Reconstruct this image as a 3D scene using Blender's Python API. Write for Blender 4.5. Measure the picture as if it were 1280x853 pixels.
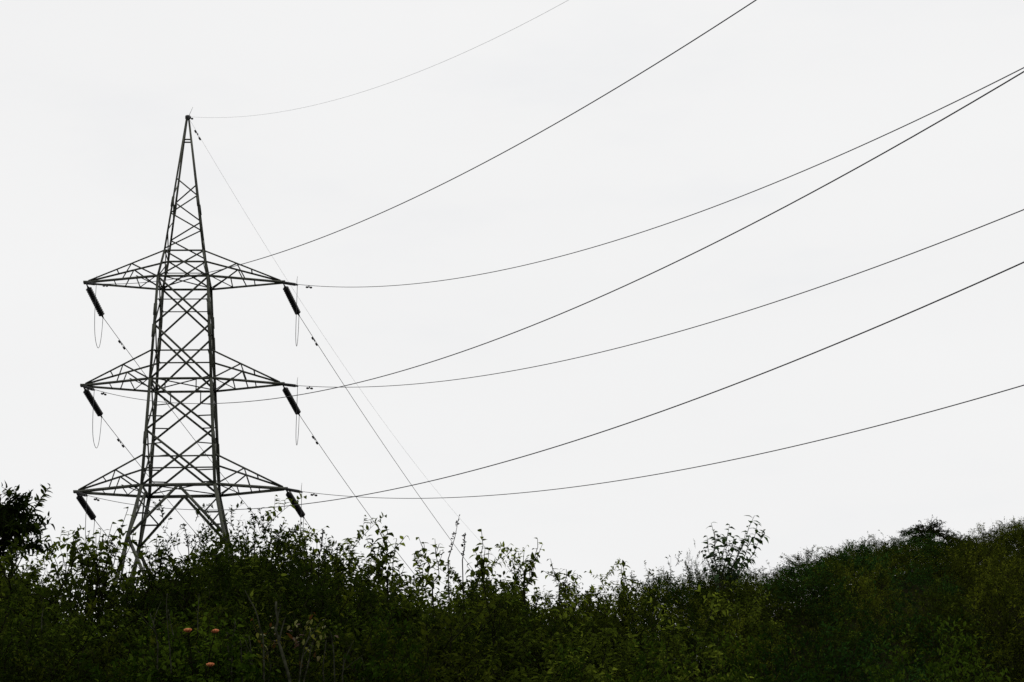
import bpy, math, random
import numpy as np
from mathutils import Vector, Matrix, Quaternion

# ------------------------------------------------------------------ scene, camera, sky, sun
for o in list(bpy.data.objects):
    bpy.data.objects.remove(o)
scene = bpy.context.scene
COL = scene.collection

F_PX, PITCH, ROLL = 2102.97, 0.254762, -0.033515          # focal length in photo pixels (1280 wide)
RIGHT0 = np.array([1., 0, 0]); FWD = np.array([0, math.cos(PITCH), math.sin(PITCH)])
UP0 = np.array([0, -math.sin(PITCH), math.cos(PITCH)])
RIGHT = math.cos(ROLL)*RIGHT0 + math.sin(ROLL)*UP0
UP = -math.sin(ROLL)*RIGHT0 + math.cos(ROLL)*UP0

cam_d = bpy.data.cameras.new('camera'); cam = bpy.data.objects.new('camera', cam_d); COL.objects.link(cam)
cam_d.sensor_width = 36.0; cam_d.lens = F_PX/1280*36; cam_d.clip_start = 0.1; cam_d.clip_end = 6000
m = Matrix.Identity(4)
for i in range(3):
    m[i][0] = RIGHT[i]; m[i][1] = UP[i]; m[i][2] = -FWD[i]
cam.matrix_world = m
scene.camera = cam

SUN_EL, SUN_AZ = math.radians(58), math.radians(35)       # azimuth from +Y towards +X
world = bpy.data.worlds.new('World'); scene.world = world; world.use_nodes = True
wn = world.node_tree; wn.nodes.clear()
def N(t, typ, **kw):
    n = t.nodes.new(typ)
    for k, v in kw.items(): setattr(n, k, v)
    return n
out = N(wn, 'ShaderNodeOutputWorld'); bg = N(wn, 'ShaderNodeBackground'); bg.inputs['Strength'].default_value = 0.1
sky = N(wn, 'ShaderNodeTexSky', sky_type='NISHITA'); sky.sun_disc = False
sky.sun_elevation = SUN_EL; sky.sun_rotation = SUN_AZ
tc = N(wn, 'ShaderNodeTexCoord')
mp = N(wn, 'ShaderNodeMapping'); mp.inputs['Scale'].default_value = (2.2, 2.2, 7.0)
mp.inputs['Location'].default_value = (0.35, 0.2, 0.1)
nz = N(wn, 'ShaderNodeTexNoise'); nz.inputs['Scale'].default_value = 2.6; nz.inputs['Detail'].default_value = 7; nz.inputs['Roughness'].default_value = 0.55
rp = N(wn, 'ShaderNodeValToRGB')
rp.color_ramp.elements[0].position = 0.30; rp.color_ramp.elements[0].color = (0.955, 0.955, 0.955, 1)
rp.color_ramp.elements[1].position = 0.46; rp.color_ramp.elements[1].color = (0.99, 0.99, 0.99, 1)
nz2 = N(wn, 'ShaderNodeTexNoise'); nz2.inputs['Scale'].default_value = 1.3; nz2.inputs['Detail'].default_value = 5
rp2 = N(wn, 'ShaderNodeValToRGB')
rp2.color_ramp.elements[0].position = 0.3; rp2.color_ramp.elements[0].color = (8.85, 8.84, 8.86, 1)
rp2.color_ramp.elements[1].position = 0.7; rp2.color_ramp.elements[1].color = (9.1, 9.1, 9.1, 1)
mx = N(wn, 'ShaderNodeMix', data_type='RGBA')
L = wn.links.new
L(tc.outputs['Generated'], mp.inputs['Vector']); L(mp.outputs['Vector'], nz.inputs['Vector']); L(mp.outputs['Vector'], nz2.inputs['Vector'])
L(nz.outputs['Fac'], rp.inputs['Fac']); L(nz2.outputs['Fac'], rp2.inputs['Fac'])
L(rp.outputs['Color'], mx.inputs['Factor']); L(sky.outputs['Color'], mx.inputs[6]); L(rp2.outputs['Color'], mx.inputs[7])
L(mx.outputs[2], bg.inputs['Color']); L(bg.outputs['Background'], out.inputs['Surface'])

sd = bpy.data.lights.new('sun', 'SUN'); sun = bpy.data.objects.new('sun', sd); COL.objects.link(sun)
sd.energy = 1.0; sd.angle = math.radians(15); sd.color = (1.0, 0.96, 0.88)
sv = Vector((math.sin(SUN_AZ)*math.cos(SUN_EL), math.cos(SUN_AZ)*math.cos(SUN_EL), math.sin(SUN_EL)))
sun.rotation_euler = (-sv).to_track_quat('-Z', 'Y').to_euler(); sun.location = (0, 0, 60)
scene.view_settings.view_transform = 'Standard'; scene.view_settings.look = 'None'
scene.view_settings.exposure = 0.0; scene.view_settings.gamma = 1.0
scene.view_settings.use_curve_mapping = False
scene.render.resolution_x = 1024; scene.render.resolution_y = 682

# ------------------------------------------------------------------ helpers
def ray(px, py):
    return FWD + RIGHT*((px-640)/F_PX) + UP*((426.5-py)/F_PX)
def at(px, py, y):                                          # point on a pixel's line of sight at ground distance y
    d = ray(px, py); return d*(y/d[1])
def pix(p):
    p = np.asarray(p); z = p@FWD
    return 640+F_PX*(p@RIGHT)/z, 426.5-F_PX*(p@UP)/z

def mat(name, base, rough=0.7, spec=0.3, metal=0.0, noise=None, transl=None):
    mt = bpy.data.materials.new(name); mt.use_nodes = True
    t = mt.node_tree; b = t.nodes['Principled BSDF']
    b.inputs['Base Color'].default_value = (*base, 1); b.inputs['Roughness'].default_value = rough
    b.inputs['Specular IOR Level'].default_value = spec; b.inputs['Metallic'].default_value = metal
    if noise:
        c2, scale = noise
        tcn = N(t, 'ShaderNodeTexCoord'); nn = N(t, 'ShaderNodeTexNoise'); nn.inputs['Scale'].default_value = scale; nn.inputs['Detail'].default_value = 6
        r = N(t, 'ShaderNodeValToRGB'); r.color_ramp.elements[0].color = (*base, 1); r.color_ramp.elements[1].color = (*c2, 1)
        r.color_ramp.elements[0].position = 0.35; r.color_ramp.elements[1].position = 0.65
        t.links.new(tcn.outputs['Object'], nn.inputs['Vector']); t.links.new(nn.outputs['Fac'], r.inputs['Fac']); t.links.new(r.outputs['Color'], b.inputs['Base Color'])
    return mt

def leaf_mat(name, stops, transl=0.3, gain=1.6, spec=0.12, hue_var=0.25):
    """stops: colours from the dullest to the freshest leaf; each leaf carries its own 'tint', each plant its own shift"""
    mt = bpy.data.materials.new(name); mt.use_nodes = True
    t = mt.node_tree; b = t.nodes['Principled BSDF']; o = t.nodes['Material Output']
    a = N(t, 'ShaderNodeAttribute', attribute_name='tint'); oi = N(t, 'ShaderNodeObjectInfo')
    mr = N(t, 'ShaderNodeMapRange'); mr.inputs['To Min'].default_value = -hue_var; mr.inputs['To Max'].default_value = hue_var
    ad = N(t, 'ShaderNodeMath', operation='ADD'); r = N(t, 'ShaderNodeValToRGB')
    e = r.color_ramp.elements
    e[0].position = stops[0][0]; e[0].color = (*stops[0][1], 1); e[1].position = stops[-1][0]; e[1].color = (*stops[-1][1], 1)
    for p, c in stops[1:-1]:
        q = e.new(p); q.color = (*c, 1)
    t.links.new(oi.outputs['Random'], mr.inputs['Value']); t.links.new(a.outputs['Fac'], ad.inputs[0]); t.links.new(mr.outputs['Result'], ad.inputs[1])
    t.links.new(ad.outputs[0], r.inputs['Fac']); t.links.new(r.outputs['Color'], b.inputs['Base Color'])
    b.inputs['Roughness'].default_value = 0.55; b.inputs['Specular IOR Level'].default_value = spec
    tr = N(t, 'ShaderNodeBsdfTranslucent'); mu = N(t, 'ShaderNodeMix', data_type='RGBA', blend_type='MULTIPLY'); mu.inputs['Factor'].default_value = 1
    mu.inputs[7].default_value = (gain*1.05, gain, gain*0.6, 1)
    t.links.new(r.outputs['Color'], mu.inputs[6]); t.links.new(mu.outputs[2], tr.inputs['Color'])
    ms = N(t, 'ShaderNodeMixShader'); ms.inputs['Fac'].default_value = transl
    t.links.new(b.outputs['BSDF'], ms.inputs[1]); t.links.new(tr.outputs['BSDF'], ms.inputs[2]); t.links.new(ms.outputs['Shader'], o.inputs['Surface'])
    return mt

M = {}
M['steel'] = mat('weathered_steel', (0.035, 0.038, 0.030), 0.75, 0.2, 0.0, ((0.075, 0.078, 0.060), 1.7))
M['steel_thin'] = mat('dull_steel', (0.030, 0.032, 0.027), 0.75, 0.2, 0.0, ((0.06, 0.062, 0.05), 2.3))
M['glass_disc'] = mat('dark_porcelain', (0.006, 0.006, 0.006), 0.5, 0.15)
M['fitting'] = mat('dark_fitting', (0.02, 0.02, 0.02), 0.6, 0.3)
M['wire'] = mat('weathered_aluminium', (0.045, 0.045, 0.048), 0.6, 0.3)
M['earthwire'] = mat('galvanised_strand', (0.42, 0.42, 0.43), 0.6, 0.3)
M['concrete'] = mat('concrete', (0.25, 0.24, 0.22), 0.9, 0.2)
M['soil'] = mat('dark_soil', (0.008, 0.007, 0.004), 1.0, 0.0, 0.0, ((0.012, 0.013, 0.005), 3.0))
M['bark'] = mat('dark_bark', (0.009, 0.009, 0.005), 0.95, 0.0, 0.0, ((0.018, 0.018, 0.010), 14))
M['pale_bark'] = mat('pale_dry_bark', (0.014, 0.016, 0.009), 0.95, 0.0, 0.0, ((0.052, 0.053, 0.036), 30))
M['flower'] = mat('orange_petals', (0.42, 0.11, 0.045), 0.7, 0.1, 0.0, ((0.50, 0.20, 0.08), 60))
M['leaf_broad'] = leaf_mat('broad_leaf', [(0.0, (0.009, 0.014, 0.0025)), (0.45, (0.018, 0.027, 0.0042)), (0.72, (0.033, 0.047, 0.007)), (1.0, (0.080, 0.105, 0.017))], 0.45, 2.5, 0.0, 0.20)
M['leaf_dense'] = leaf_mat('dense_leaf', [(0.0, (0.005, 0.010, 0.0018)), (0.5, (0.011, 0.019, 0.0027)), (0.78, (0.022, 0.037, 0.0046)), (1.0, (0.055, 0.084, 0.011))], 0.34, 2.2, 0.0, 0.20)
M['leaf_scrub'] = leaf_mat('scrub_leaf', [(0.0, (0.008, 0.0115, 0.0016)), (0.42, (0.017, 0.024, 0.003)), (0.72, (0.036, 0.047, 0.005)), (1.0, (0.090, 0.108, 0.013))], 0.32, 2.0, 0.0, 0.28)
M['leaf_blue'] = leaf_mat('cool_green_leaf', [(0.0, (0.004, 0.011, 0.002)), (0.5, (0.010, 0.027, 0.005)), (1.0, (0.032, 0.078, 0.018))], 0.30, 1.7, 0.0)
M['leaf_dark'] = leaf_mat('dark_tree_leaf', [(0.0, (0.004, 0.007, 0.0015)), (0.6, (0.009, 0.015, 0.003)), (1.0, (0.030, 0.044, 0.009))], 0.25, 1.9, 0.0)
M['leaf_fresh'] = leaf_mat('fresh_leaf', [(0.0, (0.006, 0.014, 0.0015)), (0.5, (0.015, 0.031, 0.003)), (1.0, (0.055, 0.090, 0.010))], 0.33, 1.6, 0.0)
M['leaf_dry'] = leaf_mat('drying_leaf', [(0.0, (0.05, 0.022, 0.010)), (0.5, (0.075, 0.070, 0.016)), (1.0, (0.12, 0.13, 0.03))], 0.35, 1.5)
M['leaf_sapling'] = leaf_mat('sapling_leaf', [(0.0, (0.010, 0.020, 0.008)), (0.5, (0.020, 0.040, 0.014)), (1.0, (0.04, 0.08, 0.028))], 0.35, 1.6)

def tag(o, label=None, cat=None, group=None, kind=None):
    if label: o['label'] = label
    if cat: o['category'] = cat
    if group: o['group'] = group
    if kind: o['kind'] = kind
    return o
def link(name, data, parent=None):
    o = bpy.data.objects.new(name, data); COL.objects.link(o)
    if parent is not None: o.parent = parent
    return o
def empty(name, loc=(0, 0, 0), rz=0.0, sc=1.0):
    o = link(name, None); o.location = loc; o.rotation_euler = (0, 0, rz); o.scale = (sc, sc, sc) if not hasattr(sc, '__len__') else sc
    o.empty_display_size = 0.3
    return o

def mesh_from(name, V, F, material, smooth=False, tint=None):
    """V (n,3); F list of index arrays with equal corner counts"""
    me = bpy.data.meshes.new(name)
    V = np.asarray(V, dtype=np.float32)
    polys = [np.asarray(f, dtype=np.int32) for f in (F if isinstance(F, list) else [F]) if len(f)]
    me.vertices.add(len(V)); me.vertices.foreach_set('co', V.ravel())
    nl = sum(p.size for p in polys); npoly = sum(len(p) for p in polys)
    me.loops.add(nl); me.loops.foreach_set('vertex_index', np.concatenate([p.ravel() for p in polys]))
    st = []; k = 0
    for p in polys:
        st.append(np.arange(len(p))*p.shape[1]+k); k += p.size
    me.polygons.add(npoly); me.polygons.foreach_set('loop_start', np.concatenate(st).astype(np.int32))
    if smooth: me.polygons.foreach_set('use_smooth', np.ones(npoly, dtype=bool))
    if tint is not None:
        a = me.attributes.new('tint', 'FLOAT', 'POINT'); a.data.foreach_set('value', np.asarray(tint, dtype=np.float32))
    me.update(calc_edges=True); me.validate()
    me.materials.append(material)
    return me

class MB:                                                   # collects tubes / prisms into one mesh
    def __init__(s): s.V = []; s.Q = []; s.T = []; s.n = 0
    def add(s, V, Q=(), T=()):
        s.V.append(np.asarray(V, dtype=float).reshape(-1, 3))
        if len(Q): s.Q.append(np.asarray(Q)+s.n)
        if len(T): s.T.append(np.asarray(T)+s.n)
        s.n += len(s.V[-1])
    def tube(s, pts, rad, sides=6, caps=True):
        pts = np.asarray(pts, dtype=float); n = len(pts)
        rad = np.broadcast_to(np.asarray(rad, dtype=float), (n,))
        tg = np.gradient(pts, axis=0); tg /= np.linalg.norm(tg, axis=1)[:, None]+1e-12
        ref = np.array([0, 0, 1.]) if abs(tg[:, 2]).mean() < 0.8 else np.array([1., 0, 0])
        a = np.cross(tg, ref); a /= np.linalg.norm(a, axis=1)[:, None]+1e-12
        b = np.cross(tg, a)
        an = np.arange(sides)*2*math.pi/sides
        V = pts[:, None]+rad[:, None, None]*(np.cos(an)[None, :, None]*a[:, None]+np.sin(an)[None, :, None]*b[:, None])
        i = np.arange(n-1)[:, None]*sides; j = np.arange(sides)[None]; j2 = (j+1) % sides
        Q = np.stack([i+j, i+j2, i+sides+j2, i+sides+j], -1).reshape(-1, 4)
        T = []
        V = V.reshape(-1, 3)
        if caps:
            V = np.vstack([V, pts[:1], pts[-1:]])
            for k in range(sides):
                T.append((n*sides, (k+1) % sides, k)); T.append((n*sides+1, (n-1)*sides+k, (n-1)*sides+(k+1) % sides))
        s.add(V, Q, T)
    def prism(s, poly, A, B, ax, ay):
        """sweeps a 2-D polygon (fan-triangulated caps) from A to B"""
        A = np.asarray(A, float); B = np.asarray(B, float); k = len(poly)
        off = np.array([ax*p[0]+ay*p[1] for p in poly])
        Q = [(i, (i+1) % k, k+(i+1) % k, k+i) for i in range(k)]
        V = np.vstack([A+off, B+off])
        if k == 4: Q += [(3, 2, 1, 0), (4, 5, 6, 7)]; T = []
        else: T = []; Q += [(3, 2, 1, 0), (0, 5, 4, 3), (6, 7, 8, 9), (9, 10, 11, 6)]     # L section
        s.add(V, Q, T)
    def box(s, c, sx, sy, sz, R=None):
        V = np.array([(x, y, z) for x in (-sx, sx) for y in (-sy, sy) for z in (-sz, sz)])/2
        if R is not None: V = V@np.asarray(R).T
        s.add(V+np.asarray(c), [(0, 1, 3, 2), (4, 6, 7, 5), (0, 4, 5, 1), (2, 3, 7, 6), (0, 2, 6, 4), (1, 5, 7, 3)])
    def mesh(s, name, material, smooth=False):
        return mesh_from(name, np.vstack(s.V), [np.vstack(x) for x in (s.Q, s.T) if len(x)], material, smooth)
    def build(s, name, material, parent=None, smooth=False): return link(name, s.mesh(name, material, smooth), parent)

def angle_bar(A, B, w, inward, t=None):
    """an L-section steel bar between A and B, its corner turned away from 'inward'"""
    A = np.asarray(A, float); B = np.asarray(B, float); d = B-A; d /= np.linalg.norm(d)
    i = np.asarray(inward, float); i = i-d*(i@d)
    if np.linalg.norm(i) < 1e-6: i = np.cross(d, [0.3, 0.5, 0.8])
    i /= np.linalg.norm(i); j = np.cross(d, i); a = (i+j)/math.sqrt(2); b = (i-j)/math.sqrt(2)
    t = t or max(0.012, w*0.14); c = w*0.3
    poly = [(-c, -c), (w-c, -c), (w-c, t-c), (t-c, t-c), (t-c, w-c), (-c, w-c)]
    mb = MB(); mb.prism(poly, A, B, a, b); return mb

# ------------------------------------------------------------------ terrain
SKY_PX = [-200, 0, 60, 100, 150, 200, 230, 300, 340, 400, 430, 500, 560, 640, 700, 760, 800, 830, 870, 920, 980, 1020, 1080, 1120, 1180, 1220, 1260, 1300, 1500]
SKY_PY = [700, 712, 700, 700, 708, 705, 682, 676, 676, 688, 700, 708, 706, 710, 722, 732, 730, 720, 718, 715, 708, 697, 683, 677, 678, 673, 661, 654, 638]
def sky_y(px): return float(np.interp(px, SKY_PX, SKY_PY))
def crest_d(px): return float(np.interp(px, [-200, 640, 760, 860, 980, 1100, 1280, 1500], [15.5, 15.5, 17, 21, 28, 35, 42, 48]))
def crest_h(px): return float(np.interp(px, [-200, 640, 740, 800, 1000, 1280, 1500], [2.2, 2.1, 1.5, 1.0, 0.66, 0.68, 0.68]))
_cp = np.linspace(-200, 1500, 120)
_th = []; _dc = []; _zc = []
for p in _cp:
    d = crest_d(p); q = at(p, sky_y(p), d); _th.append(q[0]/d); _dc.append(d); _zc.append(q[2]-crest_h(p))
def ground(x, y):
    if y < 3: return -1.6
    th = max(-0.6, min(0.6, x/y))
    dc = float(np.interp(th, _th, _dc)); zc = float(np.interp(th, _th, _zc))
    if y <= 8: z = -1.6
    elif y <= dc:
        s = (y-8)/(dc-8); z = -1.6+(zc+1.6)*(s*0.6+0.4*s*s*(3-2*s))
    else:
        s = y-dc; z = max(-4.0, zc-0.16*s-0.012*s*s)
    z += 0.06*math.sin(x*1.3+0.4*y)+0.05*math.sin(y*1.7-x*0.6)
    return z
gx = np.concatenate([np.linspace(-3000, -60, 18), np.linspace(-50, 50, 121), np.linspace(60, 3000, 18)])
gy = np.concatenate([np.linspace(-3000, -20, 12), np.linspace(-10, 90, 161), np.linspace(110, 4000, 20)])
GV = np.array([(x, y, ground(x, y)) for y in gy for x in gx]); nx = len(gx)
GQ = np.array([(j*nx+i, j*nx+i+1, (j+1)*nx+i+1, (j+1)*nx+i) for j in range(len(gy)-1) for i in range(nx-1)])
tag(link('ground', mesh_from('ground', GV, GQ, M['soil'], True)), kind='structure')

# ------------------------------------------------------------------ transmission tower
TX, TY, YAW = -14.0552, 69.6894, 0.110185
ZB = ground(TX, TY)
Z1, Z2, Z3, ZP = 21.2397, 16.6941, 12.1523, 28.9421
L1, L2, L3 = 4.2, 4.1847, 4.3256
B1, B2, B3 = 1.0662, 1.2789, 1.5031
cy, sy = math.cos(YAW), math.sin(YAW)
def tw(lx, ly, z): return np.array([TX+cy*lx-sy*ly, TY+sy*lx+cy*ly, z])        # tower's own axes to the world
tower = empty('transmission_tower', (TX, TY, ZB), YAW)
tag(tower, 'tall dark steel lattice transmission tower with three pairs of cross-arms behind the bushes', 'transmission tower')
def tl(lx, ly, z): return np.array([lx, ly, z-ZB])                             # coordinates under the tower's Empty
Z1T = Z1+1.22; Z2T = Z2+1.26; Z3T = Z3+1.30                                    # where the arms' top chords join the body
BT = 0.83
SLOPE = 0.205
def hw(z):                                                                    # half width of the body at a height
    if z < Z3: return B3+(Z3-z)*SLOPE
    return float(np.interp(z, [Z3, Z2, Z1, Z1T, ZP-0.05], [B3, B2, B1, BT, 0.05]))
CORN = [(-1, -1), (1, -1), (1, 1), (-1, 1)]
def cpt(k, z): c = CORN[k % 4]; return tl(c[0]*hw(z), c[1]*hw(z), z)
def bar(name, A, B, w, parent=tower, inward=None, material='steel'):
    if inward is None: inward = np.array([0, 0, A[2]])-A; inward[2] = 0
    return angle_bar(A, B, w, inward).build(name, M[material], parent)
rnd = random.Random(4)
for k in range(4):
    zs = [ZB+0.25, Z3, Z2, Z1, Z1T, ZP-0.03]; ws = [0.145, 0.125, 0.112, 0.095, 0.078]
    mb = MB()
    for a, b, w in zip(zs[:-1], zs[1:], ws):
        A, B = cpt(k, a), cpt(k, b); inn = np.array([-CORN[k][0], -CORN[k][1], 0.0])
        part = angle_bar(A, B, w, inn); mb.add(np.vstack(part.V), np.vstack(part.Q))
    leg = mb.build('leg', M['steel'], tower)
    for z, h in ((Z2+2.1, 0.55), (Z3+2.0, 0.5), (Z1-1.5, 0.5), (Z1T+2.3, 0.45), (Z3-2.2, 0.5)):
        A, B = cpt(k, z-h/2), cpt(k, z+h/2); inn = np.array([-CORN[k][0], -CORN[k][1], 0.0])*1.0
        o = angle_bar(A-inn*0.012, B-inn*0.012, 0.15 if z < Z1 else 0.115, inn).build('splice_plate', M['steel'], leg)
    mb = MB(); c = cpt(k, ZB); mb.tube([c+[0, 0, -0.6], c+[0, 0, 0.2], c+[0, 0, 0.3]], [0.42, 0.36, 0.30], 12)
    mb.build('footing', M['concrete'], tower)
def face_x(k, za, zb, w, horiz=0.0, sub=False):
    """crossed diagonals on the body face between corners k and k+1"""
    a0, a1, b0, b1 = cpt(k, za), cpt(k+1, za), cpt(k, zb), cpt(k+1, zb)
    nrm = (a0+a1)/2; nrm[2] = 0; nrm = -nrm/np.linalg.norm(nrm)
    bar('diagonal_brace', a0+nrm*0.03, b1+nrm*0.03, w, inward=nrm); bar('diagonal_brace', a1+nrm*0.075, b0+nrm*0.075, w, inward=nrm)
    if horiz:
        z = za+(zb-za)*hw(za)/(hw(za)+hw(zb))
        bar('horizontal_brace', cpt(k, z)+nrm*0.11, cpt(k+1, z)+nrm*0.11, horiz, inward=nrm)
    if sub:
        z = za+(zb-za)*hw(za)/(hw(za)+hw(zb)); c = (cpt(k, z)+cpt(k+1, z))/2
        for s, e, l in ((a0, c, b0), (a1, c, b1)):
            q = (s+e)/2; lg = s+(l-s)*0.27
            bar('secondary_brace', q+nrm*0.05, lg+nrm*0.05, 0.036, inward=nrm, material='steel_thin')
            tp = q.copy(); tp[2] = s[2]
            if za == Z2: bar('secondary_brace', q+nrm*0.06, tp+nrm*0.06, 0.032, inward=nrm, material='steel_thin')
        for l, e, s in ((b0, c, a0), (b1, c, a1)):
            q = (l+e)/2; lg = l+(s-l)*0.27
            bar('secondary_brace', q+nrm*0.05, lg+nrm*0.05, 0.04, inward=nrm, material='steel_thin')
for k in range(4):
    zm = Z1-(Z1-Z2)*0.47
    face_x(k, Z1, zm, 0.062, 0.034); face_x(k, zm, Z2, 0.064, 0.046)
    zm = Z2-(Z2-Z3)*0.48
    face_x(k, Z2, zm, 0.066, 0.0, k in (0, 2)); face_x(k, zm, Z3, 0.068, 0.046, True)
    face_x(k, Z1T, Z1, 0.05, 0.030)
    for z, w in ((Z1, 0.07), (Z2, 0.075), (Z3, 0.10), (Z1T, 0.055)):
        a, b = cpt(k, z), cpt(k+1, z); nrm = -(a+b)/2; nrm[2] = 0; nrm /= np.linalg.norm(nrm)
        bar('ring_beam', a+nrm*0.012, b+nrm*0.012, w, inward=nrm)
    # peak: one zigzag bar per face, the faces out of step
    zz = np.linspace(Z1T+0.1, Z1T+3.45, 5)
    for i in range(4):
        a, b = (k, k+1) if i % 2 == 0 else (k+1, k)
        bar('peak_brace', cpt(a, zz[i]), cpt(b, zz[i+1]), 0.045 if k else 0.058)
    bar('peak_brace', cpt(k, ZP-1.15), cpt(k+1, ZP-1.15), 0.05)
    # splayed legs: bars fan down from the middle of the lowest beam
    mid = (cpt(k, Z3)+cpt(k+1, Z3))/2; nrm = -mid.copy(); nrm[2] = 0; nrm /= np.linalg.norm(nrm)
    zl = Z3-2.15
    for kk in (k, k+1):
        J = cpt(kk, zl)
        bar('leg_brace', mid+nrm*0.02, J+nrm*0.02, 0.085, inward=nrm)
        q = mid+(J-mid)*0.55; lz = cpt(kk, Z3-1.18); l2 = cpt(kk, Z3-0.55)
        bar('secondary_brace', q+nrm*0.04, lz+nrm*0.04, 0.05, inward=nrm, material='steel_thin')
        bar('secondary_brace', q+nrm*0.06, l2+nrm*0.06, 0.045, inward=nrm, material='steel_thin')
    z2 = Z3-6.4; m2 = (cpt(k, z2)+cpt(k+1, z2))/2
    for kk in (k, k+1):
        J = cpt(kk, zl); bar('leg_brace', J+nrm*0.03, m2+nrm*0.03, 0.10, inward=nrm)
        q = J+(m2-J)*0.4; bar('secondary_brace', q+nrm*0.05, cpt(kk, Z3-3.9)+nrm*0.05, 0.05, inward=nrm, material='steel_thin')
    bar('horizontal_brace', cpt(k, z2), cpt(k+1, z2), 0.10, inward=nrm)
    z3 = ZB+0.5; 
    for kk in (k, k+1): bar('leg_brace', m2+nrm*0.03, cpt(kk, z3)+nrm*0.03, 0.10, inward=nrm)
for z in (Z1, Z2, Z3):                                      # flat crossed bracing inside the body at arm level
    for a, b, o in ((0, 2, 0.05), (1, 3, 0.11)):
        bar('plan_brace', cpt(a, z)+[0, 0, o], cpt(b, z)+[0, 0, o], 0.05, inward=np.array([0, 0, 1.]), material='steel_thin')
mb = MB(); mb.tube([tl(0, 0, ZP-0.16), tl(0, 0, ZP-0.1), tl(0, 0, ZP+0.03), tl(0, 0, ZP+0.06)], [0.06, 0.12, 0.12, 0.05], 8)
mb.build('peak_cap', M['fitting'], tower)
mb = MB(); mb.tube([tl(0.03, 0, ZP), tl(0.22, -0.1, ZP+0.42)], [0.012, 0.005], 5); mb.build('lightning_spike', M['steel_thin'], tower)

tipz = {}
for (z, zt, Lh) in ((Z1, Z1T, L1), (Z2, Z2T, L2), (Z3, Z3T, L3)):
    for sx in (-1, 1):
        b, bt = hw(z), hw(zt)
        tip = tl(sx*Lh, 0, z)
        lo = [tl(sx*b, s*b, z) for s in (-1, 1)]; hi = [tl(sx*bt, s*bt, zt) for s in (-1, 1)]
        tlo = [tl(sx*(Lh-0.05), s*0.10, z) for s in (-1, 1)]; thi = [tl(sx*(Lh-0.1), s*0.06, z+0.09) for s in (-1, 1)]
        wB = 0.076 if z > Z3 else 0.092
        mb = MB()
        mb.box(tip+[sx*-0.08, 0, 0.02], 0.36, 0.24, 0.10)
        for i in range(2):
            p = angle_bar(lo[i], tlo[i], wB, np.array([0, -lo[i][1], 0.3])); mb.add(np.vstack(p.V), np.vstack(p.Q))
        arm = mb.build('cross_arm', M['steel'], tower)
        for i in range(2): bar('top_chord', hi[i], thi[i], 0.058, arm, np.array([0, -hi[i][1], -0.3]))
        LO = lambda i, t: lo[i]+(tlo[i]-lo[i])*t
        HI = lambda i, t: hi[i]+(thi[i]-hi[i])*t
        for i in range(2):
            u = np.array([0, -1.0 if i else 1.0, 0])
            bar('strut', HI(i, 0.43)+u*0.02, LO(i, 0.0)+u*0.05, 0.046, arm, u, 'steel_thin')
            bar('strut', HI(i, 0.43)+u*0.02, LO(i, 0.50)+u*0.02, 0.036, arm, u, 'steel_thin')
        bar('strut', HI(0, 0.62), HI(1, 0.62), 0.04, arm, np.array([0, 0, -1.]), 'steel_thin')
        for ta, tb, w in ((0.0, 0.30, 0.04), (0.30, 0.30, 0.036), (0.62, 0.62, 0.034)):
            bar('strut', LO(0, ta)+[0, 0, 0.03], LO(1, tb)+[0, 0, 0.03], w, arm, np.array([0, 0, 1.]), 'steel_thin')
        bar('strut', LO(1, 0.0)+[0, 0, 0.09], LO(0, 0.30)+[0, 0, 0.09], 0.04, arm, np.array([0, 0, 1.]), 'steel_thin')

# ------------------------------------------------------------------ insulators, jumpers and wires
AZN, AZF = math.radians(149), math.radians(20)
LEV = {'top': (Z1, L1), 'middle': (Z2, L2), 'lowest': (Z3, L3)}
SIDE = {-1: 'the tall dark tree', 1: 'the long scrub hill'}
near_end = {('top', -1): (1.49, -0.531), ('top', 1): (1.613, -0.608), ('middle', -1): (1.561, -0.554), ('middle', 1): (1.647, -0.441), ('lowest', -1): (1.505, -0.423), ('lowest', 1): (1.75, -0.48)}
far_end = {('top', -1): (1.346, -1.193), ('top', 1): (1.5, -1.1), ('middle', -1): (1.439, -1.056), ('middle', 1): (1.55, -1.04), ('lowest', -1): (1.403, -0.975), ('lowest', 1): (1.65, -0.98)}
near_fit = {('top', -1): (-0.29649, 0.0035, -0.00764), ('top', 1): (-0.32991, 0.00405, 0.01407), ('middle', -1): (-0.31806, 0.00411, -0.01675), ('middle', 1): (-0.25724, 0.00322, 0.0063), ('lowest', -1): (-0.24866, 0.00326, -0.0174), ('lowest', 1): (-0.22502, 0.00287, 0.01218)}
far_fit = {('top', -1): (-0.55099, 0.00323, 0.00093), ('top', 1): (-0.51467, 0.00274, 0.00084), ('middle', -1): (-0.54972, 0.00418, 0.00062), ('middle', 1): (-0.52817, 0.00485, 0.00054), ('lowest', -1): (-0.59, 0.006, 0), ('lowest', 1): (-0.57, 0.006, 0)}
def path(P0, az, s, k, u): u = np.asarray(u)[:, None]; return P0+np.hstack([math.sin(az)*u, math.cos(az)*u, s*u+k*u*u])
def lathe_along(mb, A, B, prof, sides=12):
    A = np.asarray(A); d = np.asarray(B)-A; ln = np.linalg.norm(d)
    for t, r in [prof] if False else []: pass
    ts = [p[0] for p in prof]; mb.tube([A+d*t for t in ts], [p[1] for p in prof], sides)
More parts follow.
